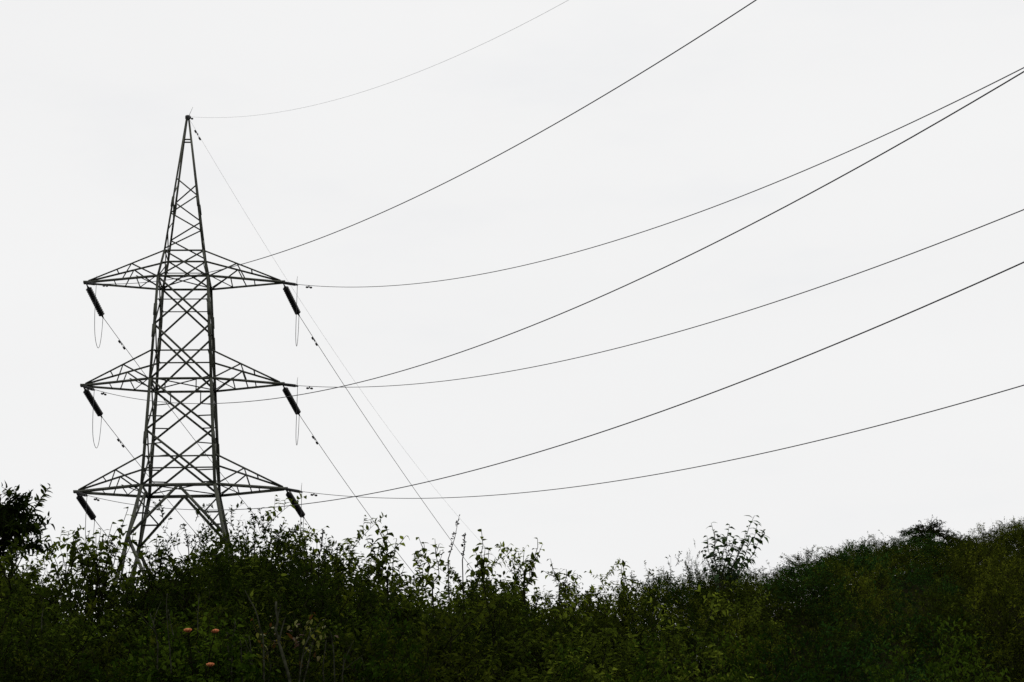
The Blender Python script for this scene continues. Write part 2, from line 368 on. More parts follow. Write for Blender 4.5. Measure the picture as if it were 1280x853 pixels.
def damper(parent, P, d):
    """two-weight vibration damper clamped under a wire"""
    d = d/np.linalg.norm(d); mb = MB(); dn = np.array([0, 0, -0.085])
    mb.tube([P, P+dn], [0.03, 0.02], 6)
    mb.tube([P+dn-d*0.22, P+dn+d*0.22], [0.009, 0.009], 5)
    for s in (-1, 1): mb.tube([P+dn+d*s*0.13, P+dn+d*s*0.15, P+dn+d*s*0.27, P+dn+d*s*0.29], [0.02, 0.042, 0.042, 0.025], 8)
    mb.build('vibration_damper', M['fitting'], parent)
WIRE_R = 0.0125
for lev, (z, Lh) in LEV.items():
    for sx in (-1, 1):
        T = tw(sx*Lh, 0, z); key = (lev, sx); sd_ = SIDE[sx]
        nu, nzv = near_end[key]; s, k, da = near_fit[key]
        azn = AZN+da; NEp = T+np.array([math.sin(azn)*nu, math.cos(azn)*nu, s*nu+k*nu*nu-0.02])
        fu, fz = far_end[key]; FEp = T+np.array([math.sin(AZF)*fu, math.cos(AZF)*fu, fz])
        # slim insulator of the span that comes over the viewer
        e = empty('slim_insulator', T); d = NEp-T
        tag(e, 'slim dark rod insulator at the %s cross-arm tip pointing towards %s' % (lev, sd_), 'insulator', 'slim insulators of the overhead span')
        mb = MB(); n = 16; prof = [(0.10, 0.03)]
        for i in range(n):
            t0 = 0.14+0.72*i/n; prof += [(t0, 0.040), (t0+0.008, 0.066), (t0+0.022, 0.066), (t0+0.032, 0.040)]
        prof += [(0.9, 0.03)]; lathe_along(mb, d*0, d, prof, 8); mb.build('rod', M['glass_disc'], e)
        mb = MB(); mb.tube([d*0, d*0.05, d*0.12], [0.045, 0.045, 0.035], 6); mb.tube([d*0.88, d*0.94, d*1.02], [0.035, 0.05, 0.03], 6); mb.build('end_fitting', M['fitting'], e)
        mb = MB(); mb.tube([d*0.97, d*0.97+np.array([0, 0, 0.18]), d*0.98+np.array([0.02, 0.0, 0.38])], [0.012, 0.010, 0.006], 5); mb.build('arcing_horn', M['fitting'], e)
        # disc string of the span that goes away downhill
        e = empty('insulator_string', T); d = FEp-T
        tag(e, 'black disc insulator string sloping down from the %s cross-arm tip nearest %s' % (lev, sd_), 'insulator', 'disc insulator strings on the cross-arm tips')
        mb = MB(); n = 14; prof = [(0.12, 0.05)]
        for i in range(n):
            t0 = 0.14+0.80*i/n; st = 0.80/n
            prof += [(t0, 0.06), (t0+st*0.25, 0.085), (t0+st*0.45, 0.135), (t0+st*0.72, 0.138), (t0+st*0.80, 0.07)]
        prof += [(0.955, 0.05)]; lathe_along(mb, d*0, d, prof, 14); mb.build('disc_stack', M['glass_disc'], e)
        mb = MB(); mb.tube([d*0, d*0.06, d*0.13], [0.025, 0.03, 0.04], 6); mb.tube([d*0.95, d*0.98, d*1.03], [0.045, 0.04, 0.025], 6); mb.build('end_fitting', M['fitting'], e)
        # jumper loop between the two
        dep = {'top': 1.85, 'middle': 1.75, 'lowest': 1.7}[lev]
        tt = np.linspace(0, 1, 40)
        ease = tt*tt*(3-2*tt)
        base = NEp+(FEp-NEp)*ease[:, None]; sag = dep*(1-np.abs(2*tt-1)**2.6); base[:, 2] -= sag; base[:, 0] -= 0.10*np.sin(math.pi*tt)
        mb = MB(); mb.tube(base, 0.0115, 6)
        tag(mb.build('jumper_wire', M['wire']), 'thin jumper loop hanging below the %s cross-arm tip nearest %s' % (lev, sd_), 'wire', 'jumper loops under the cross-arms')
        # wires
        us = nu+(115-nu)*np.linspace(0, 1, 170)**1.25
        P = path(T, azn, s, k, us); P[0] = NEp
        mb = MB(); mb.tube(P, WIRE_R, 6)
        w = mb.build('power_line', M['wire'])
        tag(w, 'black overhead power line from the %s cross-arm tip nearest %s' % (lev, sd_), 'wire', 'power lines of the overhead span')
        pd = path(T, azn, s, k, [nu+1.25, nu+1.35]); damper(w, pd[0], pd[1]-pd[0])
        s, k, da = far_fit[key]
        us = np.linspace(0, 46, 70); P = path(FEp, AZF+da, s, k, us)
        mb = MB(); mb.tube(P, WIRE_R, 6); w = mb.build('power_line', M['wire'])
        tag(w, 'thin descending power line from the %s cross-arm tip nearest %s' % (lev, sd_), 'wire', 'power lines of the descending span')
        pd = path(FEp, AZF+da, s, k, [1.5, 1.6]); damper(w, pd[0], pd[1]-pd[0])
T = tw(0, 0, ZP)
mb = MB(); mb.tube(path(T, AZN-0.00276, -0.39731, 0.00464, 110*np.linspace(0, 1, 170)**1.25), 0.0048, 5)
w = mb.build('earth_wire', M['earthwire']); tag(w, 'faint grey earth wire rising overhead from the tower peak', 'wire')
pd = path(T, AZN, -0.397, 0.00464, [0.35, 0.45]); damper(w, pd[0], pd[1]-pd[0])
mb = MB(); mb.tube(path(T, AZF+0.0005, -0.57855, 0.00418, np.linspace(0, 66, 80)), 0.0048, 5)
w = mb.build('earth_wire', M['earthwire']); tag(w, 'faint grey earth wire running down behind the tower from its peak', 'wire')
pd = path(T, AZF, -0.57855, 0.00418, [0.85, 0.95]); damper(w, pd[0], pd[1]-pd[0])

# ------------------------------------------------------------------ plants
def norm(v): return v/(np.linalg.norm(v, axis=-1, keepdims=True)+1e-12)
class Plant:
    """wood tubes plus leaves; grown from a seed, base at the origin"""
    def __init__(s, seed): s.r = np.random.default_rng(seed); s.wood = MB(); s.LP = []; s.LD = []; s.LL = []; s.LT = []; s.top = 0
    def limb(s, p, d, length, r0, seg=6, wob=0.15, lift=0.0, r1=None, sides=4):
        pts = [np.array(p, float)]; d = norm(np.array(d, float)); st = length/seg
        for i in range(seg):
            d = norm(d+s.r.normal(0, wob, 3)+np.array([0, 0, lift])); pts.append(pts[-1]+d*st)
        pts = np.array(pts); rr = np.linspace(r0, r0*0.35 if r1 is None else r1, seg+1)
        s.wood.tube(pts, rr, sides, False); s.top = max(s.top, pts[:, 2].max()); return pts
    def leaves(s, pts, n, size, spread=0.9, up=0.2, droop=0.0, t0=0.15, tint=0.5, tvar=0.2, pairs=False):
        pts = np.asarray(pts); k = len(pts)-1
        t = np.sort(s.r.uniform(t0, 1, n))*k; t[-1] = k-1e-6
        i = np.minimum(t.astype(int), k-1); f = (t-i)[:, None]
        P = pts[i]*(1-f)+pts[i+1]*f; ax = norm(pts[i+1]-pts[i])
        o = s.r.normal(0, 1, (n, 3)); o = norm(o-ax*(o*ax).sum(1)[:, None])
        D = norm(ax*(1-spread*0.6)+o*spread+np.array([0, 0, up-droop]))
        s.LP.append(P); s.LD.append(D); s.LL.append(size*s.r.uniform(0.6, 1.2, n)); s.LT.append(np.clip(tint+s.r.normal(0, tvar*0.6, n), 0, 1))
    def leaf_mesh(s, name, material, width=0.5, fold=0.18, droop=0.22, simple=False):
        P = np.vstack(s.LP); D = np.vstack(s.LD); LL = np.concatenate(s.LL); T = np.concatenate(s.LT); n = len(P)
        up = np.array([0, 0, 1.])+s.r.normal(0, 0.45, (n, 3)); S = norm(np.cross(D, up)); U = np.cross(S, D)
        w = width*s.r.uniform(0.75, 1.2, n)
        def v(a, b, c): return P+(D*a+S*(b*w)[:, None]+U*c)*LL[:, None]
        if simple:
            V = np.stack([v(0, 0, 0), v(0.45, -0.5, 0.06), v(1, 0, -droop), v(0.45, 0.5, 0.06)], 1).reshape(-1, 3); i = np.arange(n)*4
            F = np.concatenate([np.stack([i, i+3, i+1], 1), np.stack([i+3, i+2, i+1], 1)]); T = np.repeat(T, 4)
        else:
            V = np.stack([v(0, 0, 0), v(0.25, -0.44, fold*.8), v(0.62, -0.42, fold*.5-droop*.35), v(1, 0, -droop), v(0.62, 0.42, fold*.5-droop*.35), v(0.25, 0.44, fold*.8), v(0.45, 0, -droop*.12)], 1).reshape(-1, 3); i = np.arange(n)*7
            F = np.concatenate([np.stack([i+a, i+b, i+6], 1) for a, b in ((0, 5), (5, 4), (4, 3), (3, 2), (2, 1), (1, 0))]); T = np.repeat(T, 7)
        s.nl = n
        return mesh_from(name, V, F, material, False, T)

PROTO = {}
def reg(key, p, leafmat, barkmat='bark', q=97, **kw):
    fol = p.leaf_mesh('foliage', M[leafmat], **kw)
    zz = np.vstack(p.LP)[:, 2]
    PROTO[key] = (p.wood.mesh('stems', M[barkmat]), fol, float(np.percentile(zz, q)))
def dirv(az, el): return np.array([math.cos(az)*math.cos(el), math.sin(az)*math.cos(el), math.sin(el)])

def bushy(seed, H, R, nst, nbr, leaf, nl, leafsp=0.9, lift=0.06, leader=0.0, up=0.2, droop=0.0, tint=0.45, r0=0.018, twl=0.32):
    """upright stems with side branches: open, leafy, with leaders standing out at the top"""
    p = Plant(seed); r = p.r
    for i in range(nst):
        az = 2*math.pi*(i+r.uniform(-.3, .3))/nst; el = r.uniform(0.75, 1.45)
        base = np.array([math.cos(az), math.sin(az), 0])*r.uniform(0, 0.25)*R; base[2] = -0.15
        reach = H*r.uniform(0.72, 0.98) if el > 1.0 else min(H*0.9, R*r.uniform(0.9, 1.35))
        st = p.limb(base, dirv(az, el), reach, r0*r.uniform(0.7, 1.2), 7, 0.13, lift*0.6)
        for b in range(nbr):
            t = (0.22+0.78*math.sqrt(r.uniform(0, 1)))*7; j = min(int(t), 6); q = st[j]*(1-(t-j))+st[j+1]*(t-j)
            a2 = r.uniform(0, 2*math.pi); dd = norm(norm(st[j+1]-st[j])*0.6+dirv(a2, r.uniform(-0.2, 0.9)))
            ln = twl*H*0.5*r.uniform(0.6, 1.3)*(1.1-0.35*t/7)
            br = p.limb(q, dd, ln, r0*0.35, 4, 0.22, lift, sides=3)
            for w in range(2):
                t2 = r.integers(1, 4); a3 = r.uniform(0, 2*math.pi)
                twg = p.limb(br[t2], norm(norm(br[t2]-br[t2-1])+0.9*dirv(a3, r.uniform(-.4, .8))), ln*0.55, r0*0.18, 3, 0.25, lift, sides=3)
                p.leaves(twg, max(3, int(nl*0.8)), leaf, leafsp, up, droop, 0.1, tint)
            p.leaves(br, nl, leaf, leafsp, up, droop, 0.2, tint)
        if leader and r.random() < leader:
            ld = p.limb(st[-1], norm(np.array([r.normal(0, .25), r.normal(0, .25), 1])), H*r.uniform(0.05, 0.12), r0*0.3, 4, 0.1, 0.05, sides=3)
            p.leaves(ld, 16, leaf*1.05, 0.9, 0.0, droop, 0.0, tint+0.1)
        p.leaves(st[3:], nl*2, leaf, leafsp, up, droop, 0.0, tint)
    return p
def mound(seed, H, R, ncl, leaf, nl, tint=0.45, lumps=7, up=0.25, tw=0.30, r0=0.012, inner=0.55, droop=0.0, spiky=0.15):
    """rounded lumpy bush: twig clusters over an uneven dome, heads of some shoots sticking out"""
    p = Plant(seed); r = p.r
    lc = norm(r.normal(0, 1, (lumps, 3))+np.array([0, 0, 0.6])); la = r.uniform(0.05, 0.38, lumps)
    cen = np.array([0, 0, 0.30*H])
    for i in range(9):
        a = 2*math.pi*i/9; p.limb((r.normal(0, .06), r.normal(0, .06), -0.15), dirv(a, r.uniform(0.7, 1.4)), H*r.uniform(0.5, 0.8), r0, 6, 0.15, 0.02)
    for i in range(ncl):
        d = norm(r.normal(0, 1, 3)); 
        if d[2] < -0.35: d[2] *= -1
        lump = 0.78+sum(a*max(0, (c@d)-0.55)/0.45 for a, c in zip(la, lc))
        f = inner+(1-inner)*math.sqrt(r.uniform(0, 1)); f *= lump
        if r.random() < spiky: f *= r.uniform(1.05, 1.25)
        pos = cen+np.array([d[0]*R, d[1]*R, d[2]*0.70*H])*f
        if pos[2] < 0.03: pos[2] = 0.03+r.uniform(0, .1)
        od = norm(np.array([d[0], d[1], d[2]*0.6+0.35])+r.normal(0, .3, 3)); ln = tw*r.uniform(0.6, 1.3)
        br = p.limb(pos-od*ln*0.7, od, ln, r0*0.4, 4, 0.2, 0.03, sides=3)
        ti = tint+r.normal(0, 0.18)
        for w in range(3):
            a3 = r.uniform(0, 6.28); tg = p.limb(br[1+w], norm(od+0.9*dirv(a3, r.uniform(-.3, .6))), ln*0.6, r0*0.2, 2, 0.2, 0.02, sides=3)
            p.leaves(tg, nl, leaf, 0.95, up, droop, 0.05, ti)
        p.leaves(br, nl+2, leaf, 0.95, up, droop, 0.15, ti)
    return p
for i in range(4):
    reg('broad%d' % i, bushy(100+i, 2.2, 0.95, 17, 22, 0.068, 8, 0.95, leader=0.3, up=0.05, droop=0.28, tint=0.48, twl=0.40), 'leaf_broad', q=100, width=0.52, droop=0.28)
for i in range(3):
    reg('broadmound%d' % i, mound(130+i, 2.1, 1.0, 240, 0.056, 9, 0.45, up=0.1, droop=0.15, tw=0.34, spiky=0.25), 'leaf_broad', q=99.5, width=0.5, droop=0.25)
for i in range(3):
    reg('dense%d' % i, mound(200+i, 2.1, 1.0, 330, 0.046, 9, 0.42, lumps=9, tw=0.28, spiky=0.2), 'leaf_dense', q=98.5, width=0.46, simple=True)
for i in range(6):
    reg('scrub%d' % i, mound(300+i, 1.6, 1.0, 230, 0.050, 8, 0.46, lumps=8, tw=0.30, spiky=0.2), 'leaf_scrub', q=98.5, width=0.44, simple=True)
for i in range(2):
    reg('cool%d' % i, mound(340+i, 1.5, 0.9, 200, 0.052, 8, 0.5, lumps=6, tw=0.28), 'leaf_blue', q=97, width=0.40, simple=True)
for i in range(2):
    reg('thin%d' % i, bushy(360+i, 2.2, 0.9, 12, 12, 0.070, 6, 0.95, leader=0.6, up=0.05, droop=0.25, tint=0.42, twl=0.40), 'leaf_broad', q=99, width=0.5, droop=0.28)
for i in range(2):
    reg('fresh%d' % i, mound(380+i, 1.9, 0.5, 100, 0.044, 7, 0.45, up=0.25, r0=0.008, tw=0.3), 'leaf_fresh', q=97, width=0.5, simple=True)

def put(name, key, loc, rz, sc, label, cat, group=None):
    wood, fol, top = PROTO[key]
    e = empty(name, loc, rz, sc); tag(e, label, cat, group)
    link('stems', wood, e); f = link('foliage', fol, e); f['kind'] = 'stuff'
    return e
RN = random.Random(11)
def plant_to(name, key, px, py, y, label, cat, group=None, wide=1.0, rz=None):
    """stands a plant on the ground at distance y so that its top reaches a line of sight"""
    q = at(px, py, y); g = ground(q[0], y); h = q[2]-g; s = h/PROTO[key][2]
    return put(name, key, (q[0], y, g), RN.uniform(0, 6.28) if rz is None else rz, (s*wide, s*wide, s), label, cat, group)
LOOK = {'broad': 'open broad-leaved shrub', 'broadmound': 'bushy broad-leaved shrub', 'dense': 'dense small-leaved dark shrub', 'scrub': 'olive green scrub bush', 'cool': 'bluish green bush', 'thin': 'thin shrub'}
def look(key): return LOOK[key.rstrip('0123456789')]
def spot(px):
    for lim, t in ((70, 'by the dark tree'), (215, 'in front of the tower legs'), (360, 'near the domed bushes'), (450, 'under the descending power lines'), (545, 'near the upright shoot'), (640, 'near the tall seed spike'), (740, 'on the falling end of the bank')):
        if px < lim: return t
    return 'in the dip of the skyline'

# -- near bank, three rows deep
for px in range(-120, 800, 44):
    x = px+RN.uniform(-14, 14)
    if x < 215: continue
    key = RN.choice(['broad0', 'broad1', 'broad2', 'broad3', 'broadmound0', 'broadmound1', 'broadmound2'])
    plant_to('skyline_shrub', key, x, sky_y(x)+RN.uniform(-4, 14), RN.uniform(14.8, 16.4), '%s on the skyline of the bank %s' % (look(key), spot(x)), 'shrub', 'shrubs along the skyline of the bank', RN.uniform(0.9, 1.15))
for px in range(225, 800, 48):
    x = px+RN.uniform(-14, 14); key = RN.choice(['broadmound0', 'broadmound1', 'broadmound2'])
    plant_to('rear_shrub', key, x, sky_y(x)+RN.uniform(10, 24), RN.uniform(16.4, 17.2), '%s behind the bank skyline %s' % (look(key), spot(x)), 'shrub', 'shrubs just behind the bank skyline', RN.uniform(0.95, 1.15))
for px, py in ((-70, 700), (-20, 704), (22, 706), (48, 712)):
    key = 'broadmound%d' % (abs(px) % 3); plant_to('skyline_shrub', key, px, py, 15.4, '%s on the skyline of the bank by the dark tree' % look(key), 'shrub', 'shrubs along the skyline of the bank', 0.95)
lT = 'thin see-through shrub with sky showing between its leaves in front of the tower legs'
for px, py, yy, k in ((66, 712, 15.6, 0), (90, 712, 15.0, 1), (118, 700, 15.8, 0), (138, 700, 15.2, 1), (166, 712, 15.6, 0), (198, 708, 15.0, 1)):
    plant_to('thin_shrub', 'thin%d' % k, px, py, yy, lT, 'shrub', 'thin see-through shrubs in front of the tower legs', 0.85)
for px in range(-140, 860, 54):
    x = px+RN.uniform(-18, 18)
    key = RN.choice(['broad0', 'broad2', 'broadmound0', 'broadmound1', 'dense0', 'dense1'])
    off = 62 if 55 < x < 205 else (34 if x > 55 else 18)
    plant_to('bank_shrub', key, x, sky_y(x)+off+RN.uniform(0, 28), RN.uniform(12.9, 13.9), '%s in mid-bank %s' % (look(key), spot(x)), 'shrub', 'shrubs in the middle of the bank', RN.uniform(0.95, 1.2))
for px in range(-140, 900, 66):
    x = px+RN.uniform(-20, 20)
    key = RN.choice(['dense0', 'dense1', 'dense2', 'scrub0', 'broadmound1'])
    plant_to('low_shrub', key, x, 780+RN.uniform(-10, 34), RN.uniform(11.2, 12.0), 'low %s at the bank foot %s' % (look(key), spot(x)), 'shrub', 'shrubs in the shade at the foot of the bank', RN.uniform(1.0, 1.3))
for px, py, yy, k, lab in ((262, 674, 14.4, 0, 'dense domed dark green bush hiding the foot of the tower'), (335, 668, 14.6, 1, 'dense domed bush under the lowest insulator string, overlapping its neighbour')):
    plant_to('domed_bush', 'dense%d' % k, px, py, yy, lab, 'bush', None, 0.95)

# -- scrub hill
RH = random.Random(5)
pts = []
tries = 0
while tries < 12000 and len(pts) < 260:
    tries += 1
    px = RH.uniform(720, 1370); dc = crest_d(px); y = RH.uniform(11.0, dc+0.5)
    if y < 13 and px < 900: continue
    x = at(px, 700, y)[0]
    if all((x-a)**2+(y-b)**2 > ((0.92+0.012*y) if y < dc-4 else 0.85)**2 for a, b in pts): pts.append((x, y))
def hill_spot(px):
    for lim, t in ((850, 'below the dip of the skyline'), (1000, 'below the large-leaved sapling'), (1100, 'where the crest climbs'), (1205, 'below the flat-topped tree')):
        if px < lim: return t
    return 'below the highest end of the crest'
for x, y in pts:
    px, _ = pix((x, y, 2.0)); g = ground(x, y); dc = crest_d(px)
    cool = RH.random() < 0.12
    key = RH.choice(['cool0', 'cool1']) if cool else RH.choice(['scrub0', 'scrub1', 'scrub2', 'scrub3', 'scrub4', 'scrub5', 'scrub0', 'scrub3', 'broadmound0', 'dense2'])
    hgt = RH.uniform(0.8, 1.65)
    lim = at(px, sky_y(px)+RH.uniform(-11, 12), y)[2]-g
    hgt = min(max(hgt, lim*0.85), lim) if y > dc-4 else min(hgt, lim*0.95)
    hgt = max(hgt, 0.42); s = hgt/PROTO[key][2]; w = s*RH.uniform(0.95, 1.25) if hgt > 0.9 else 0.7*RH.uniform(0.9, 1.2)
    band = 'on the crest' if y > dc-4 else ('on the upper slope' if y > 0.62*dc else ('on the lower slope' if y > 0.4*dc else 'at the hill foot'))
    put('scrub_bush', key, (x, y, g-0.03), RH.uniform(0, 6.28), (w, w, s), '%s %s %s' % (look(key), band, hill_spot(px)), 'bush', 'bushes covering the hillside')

# -- dark tree at the bank's end: layered, dense
p = Plant(901); r = p.r
tk = p.limb((0, 0, -0.2), (0.0, 0, 1), 3.6, 0.11, 9, 0.04, 0.05, 0.03, 7)
for i in range(190):
    t = (0.10+0.90*r.uniform(0, 1))*9; j = min(int(t), 8); q = tk[j]+(tk[j+1]-tk[j])*(t-j)
    a = r.uniform(0, 6.28); ln = (1.15-0.75*(t/9)**1.5)*r.uniform(0.6, 1.08)
    br = p.limb(q, dirv(a, r.uniform(-0.05, 0.35)), ln, 0.02, 6, 0.10, 0.0)
    for w in range(9):
        t2 = r.integers(2, 7); a3 = r.uniform(0, 6.28)
        tg = p.limb(br[t2], norm(norm(br[t2]-br[t2-1])*0.6+dirv(a3, r.uniform(-.2, .3))), r.uniform(0.14, 0.34), 0.006, 3, 0.2, -0.05, sides=3)
        p.leaves(tg, 13, 0.085, 0.95, 0.1, 0.1, 0.05, 0.4)
for i in range(7):
    a = r.uniform(0, 6.28); b = tk[8]+np.array([math.cos(a), math.sin(a), 0])*r.uniform(0.05, 0.5)+np.array([0, 0, r.uniform(-.2, .2)])
    br = p.limb(b, norm(np.array([math.cos(a)*.45, math.sin(a)*.45, 1])), r.uniform(0.4, 0.65), 0.01, 5, 0.08, 0.0)
    p.leaves(br, 40, 0.10, 0.9, 0.1, 0.05, 0.1, 0.65)
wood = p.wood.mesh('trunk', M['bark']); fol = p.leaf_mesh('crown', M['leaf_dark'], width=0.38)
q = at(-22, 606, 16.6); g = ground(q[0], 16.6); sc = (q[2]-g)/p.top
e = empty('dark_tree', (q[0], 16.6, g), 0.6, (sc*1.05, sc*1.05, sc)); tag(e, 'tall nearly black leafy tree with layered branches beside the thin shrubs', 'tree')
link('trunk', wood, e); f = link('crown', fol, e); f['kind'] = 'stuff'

# -- flat-topped tree on the hill crest
p = Plant(902); r = p.r
tk = p.limb((0, 0, -0.3), (0.05, 0, 1), 1.15, 0.05, 5, 0.05, 0.0, 0.03, 6)
for i in range(46):
    a = i*2.4; br = p.limb(tk[-1-(i % 2)], dirv(a, -0.05+1.0*(i*0.618 % 1)), (1.0-0.45*(i*0.618 % 1))*r.uniform(0.7, 1.2), 0.012, 6, 0.09, -0.12)
    for w in range(12):
        t2 = r.integers(2, 7); a3 = r.uniform(0, 6.28)
        tg = p.limb(br[t2], norm(norm(br[t2]-br[t2-1])+0.8*dirv(a3, r.uniform(-.25, .3))), r.uniform(0.14, 0.30), 0.006, 3, 0.12, -0.12, sides=3)
        p.leaves(tg, 8, 0.08, 0.6, 0.0, 0.2, 0.05, 0.4)
tg = p.limb(tk[-1], (0.12, 0, 1), 0.5, 0.010, 4, 0.08, 0.0); p.leaves(tg, 14, 0.09, 0.9, 0, 0.1, 0.5, 0.4)
wood = p.wood.mesh('trunk', M['bark']); fol = p.leaf_mesh('crown', M['leaf_dark'], width=0.32, simple=True)
q = at(1157, 645, 36.5); g = ground(q[0], 36.5)+0.1; sc = (q[2]-g)/p.top
e = empty('flat_topped_tree', (q[0], 36.5, g), 0.3, (0.70, 0.70, sc)); tag(e, 'small dark flat-topped tree rising from the crest of the scrub hill', 'tree')
link('trunk', wood, e); f = link('crown', fol, e); f['kind'] = 'stuff'
for px, py, yy, k, lab in ((1205, 674, 38.5, 'dense1', 'low spreading bush beside the flat-topped tree on the crest'), (1158, 683, 35.6, 'scrub4', 'olive bush hiding the trunk of the flat-topped tree'), (1178, 681, 35.8, 'dense2', 'dark bush under the drooping edge of the flat-topped tree'), (1130, 675, 36.0, 'scrub2', 'twiggy bush on the downhill side of the flat-topped tree'), (1262, 660, 40.0, 'dense0', 'broad dark bush topping the highest end of the crest')):
    plant_to('crest_bush', k, px, py, yy, lab, 'bush', None, 0.9)

# -- leaf as a single object, shared by the shoots that stand out against the sky
def leaf_obj_mesh(material, w, droop, tint):
    V = [(0, 0, 0), (0.16, -w*0.30, 0.03), (0.42, -w*0.5, 0.05), (0.75, -w*0.28, -droop*0.35), (1, 0, -droop), (0.75, w*0.28, -droop*0.35), (0.42, w*0.5, 0.05), (0.16, w*0.30, 0.03), (0.42, 0, 0.0), (0.75, 0, -droop*0.5)]
    T = [(0, 7, 8), (7, 6, 8), (6, 5, 9), (6, 9, 8), (5, 4, 9), (4, 3, 9), (3, 2, 9), (2, 8, 9), (2, 1, 8), (1, 0, 8)]
    return mesh_from('leaf', V, np.array(T), M[material], False, [tint]*10)
LEAFM = {'leaf_broad': [leaf_obj_mesh('leaf_broad', 0.6, 0.3, t) for t in (0.35, 0.6, 0.85)], 'leaf_sapling': [leaf_obj_mesh('leaf_sapling', 0.52, 0.28, t) for t in (0.3, 0.55, 0.85)], 'leaf_dry': [leaf_obj_mesh('leaf_dry', 0.5, 0.2, t) for t in (0.1, 0.6, 0.95)]}
def leaf_parts(root, pts_list, size, kind, rr, step, drop=0.25, from_t=0.25):
    for pts in pts_list:
        ln = np.linalg.norm(np.diff(pts, axis=0), axis=1).sum(); n = max(2, int(ln/step)); ph = rr.uniform(0, 6.28)
        for i in range(n+1):
            t = (from_t+(1-from_t)*i/n)*(len(pts)-1); j = min(int(t), len(pts)-2); P = pts[j]+(pts[j+1]-pts[j])*(t-j); ax = norm(pts[j+1]-pts[j])
            a = ph+i*2.4; side = norm(np.cross(ax, [math.cos(a), math.sin(a), 0.3])); D = norm(ax*0.35+side*0.9+np.array([0, 0, -drop+rr.uniform(-.2, .25)]))
            up = np.array([rr.gauss(0, .3), rr.gauss(0, .3), 1]); S = norm(np.cross(up, D)); U = np.cross(D, S); s = size*rr.uniform(0.65, 1.15)*(0.75 if i == n else 1)
            o = link('leaf', rr.choice(LEAFM[kind]), root)
            o.matrix_local = Matrix([[D[0]*s, S[0]*s, U[0]*s, P[0]], [D[1]*s, S[1]*s, U[1]*s, P[1]], [D[2]*s, S[2]*s, U[2]*s, P[2]], [0, 0, 0, 1]])
def shoot(name, base_px, base_py, y, tips, label, cat, size=0.08, kind='leaf_broad', step=0.045, seed=1, bark='bark', r0=0.007, ft=0.12, side_twigs=3):
    """a stem with branches whose tips reach given lines of sight at the plant's own distance; leaves are single parts"""
    rr = random.Random(seed); r = np.random.default_rng(seed)
    B = at(base_px, base_py, y); g = ground(B[0], y); root = empty(name, (B[0], y, g)); tag(root, label, cat)
    mb = MB(); runs = []
    b0 = np.array([0, 0, -0.1]); fork = B-np.array([B[0], y, g])
    mb.tube([b0, fork*0.5+r.normal(0, .03, 3), fork], [r0*1.3, r0*1.1, r0], 6, False)
    for k, (px, py) in enumerate(tips):
        E = at(px, py, y+rr.uniform(-.25, .25))-np.array([B[0], y, g]); n = 7; tt = np.linspace(0, 1, n)[:, None]
        st0 = fork if k == 0 else fork*rr.uniform(0.88, 1.0)
        c = (st0+E)/2+np.array([(E-st0)[0]*0.18, rr.uniform(-.08, .08), -0.06*np.linalg.norm(E-st0)])
        P = st0*(1-tt)**2+c*2*tt*(1-tt)+E*tt**2; P[1:-1] += r.normal(0, 0.012, (n-2, 3))
        mb.tube(P, np.linspace(r0*0.75, 0.0025, n), 5, False); runs.append(P)
        for q in range(side_twigs):
            j = rr.randint(1, 5); d = norm(norm(P[j]-P[j-1])+0.9*norm(r.normal(0, 1, 3))); ln = rr.uniform(0.08, 0.18)
            tw_ = np.array([P[j], P[j]+d*ln*0.5, P[j]+d*ln+np.array([0, 0, 0.02])]); mb.tube(tw_, [0.004, 0.003, 0.0015], 4, False); runs.append(tw_)
    mb.build('stem', M[bark], root)
    leaf_parts(root, runs, size, kind, rr, step, from_t=ft)
    return root
y0 = 14.6
shoot('leafy_shoot', 484, 715, y0, [(482, 657), (466, 682), (496, 674), (472, 697)], 'upright leafy shoot where a descending power line meets the bushes', 'shoot', seed=21)
shoot('leafy_shoot', 424, 716, y0, [(428, 680), (414, 692), (442, 697)], 'short leafy shoot beside the domed bush, below the descending lines', 'shoot', seed=22, size=0.07)
shoot('leafy_shoot', 540, 722, y0, [(530, 680), (549, 680), (518, 694)], 'pair of drooping leafy tips beside the tall seed spike', 'shoot', seed=23)
shoot('leafy_shoot', 604, 720, y0, [(602, 665), (592, 686), (611, 688)], 'narrow leafy shoot standing taller than its bush beside the seed spike', 'shoot', seed=24)
shoot('leafy_shoot', 655, 724, y0+.3, [(672, 674), (655, 690), (640, 696), (668, 694)], 'forked leafy shoot leaning over the dip in the hedge', 'shoot', seed=25, size=0.07)
shoot('leafy_shoot', 700, 732, y0+.5, [(690, 706), (708, 712), (722, 718)], 'low leafy shoot on the falling end of the bank', 'shoot', seed=26, size=0.065)
shoot('leafy_shoot', 785, 742, 17.2, [(782, 702), (776, 714), (790, 716)], 'small leafy shoot in the lowest dip of the skyline', 'shoot', seed=27, size=0.07)
shoot('leafy_shoot', 345, 695, 14.2, [(350, 664), (338, 674), (360, 676), (372, 674)], 'leafy shoot in front of the lowest insulator string', 'shoot', seed=28, size=0.065)
shoot('leafy_shoot', 384, 704, 14.4, [(384, 666), (396, 674), (370, 676)], 'dense leafy tips just under the lowest insulator string', 'shoot', seed=29, size=0.065)
shoot('climbing_branch', 128, 740, 14.2, [(160, 636), (140, 655), (120, 664), (168, 660)], 'long slender leafy branch reaching up in front of the tower leg', 'branch', seed=31, size=0.085, step=0.055)
shoot('climbing_branch', 184, 740, 14.4, [(196, 672), (180, 676), (206, 692)], 'leafy branch against the splayed tower legs, beside the domed bush', 'branch', seed=32, size=0.075, step=0.05)
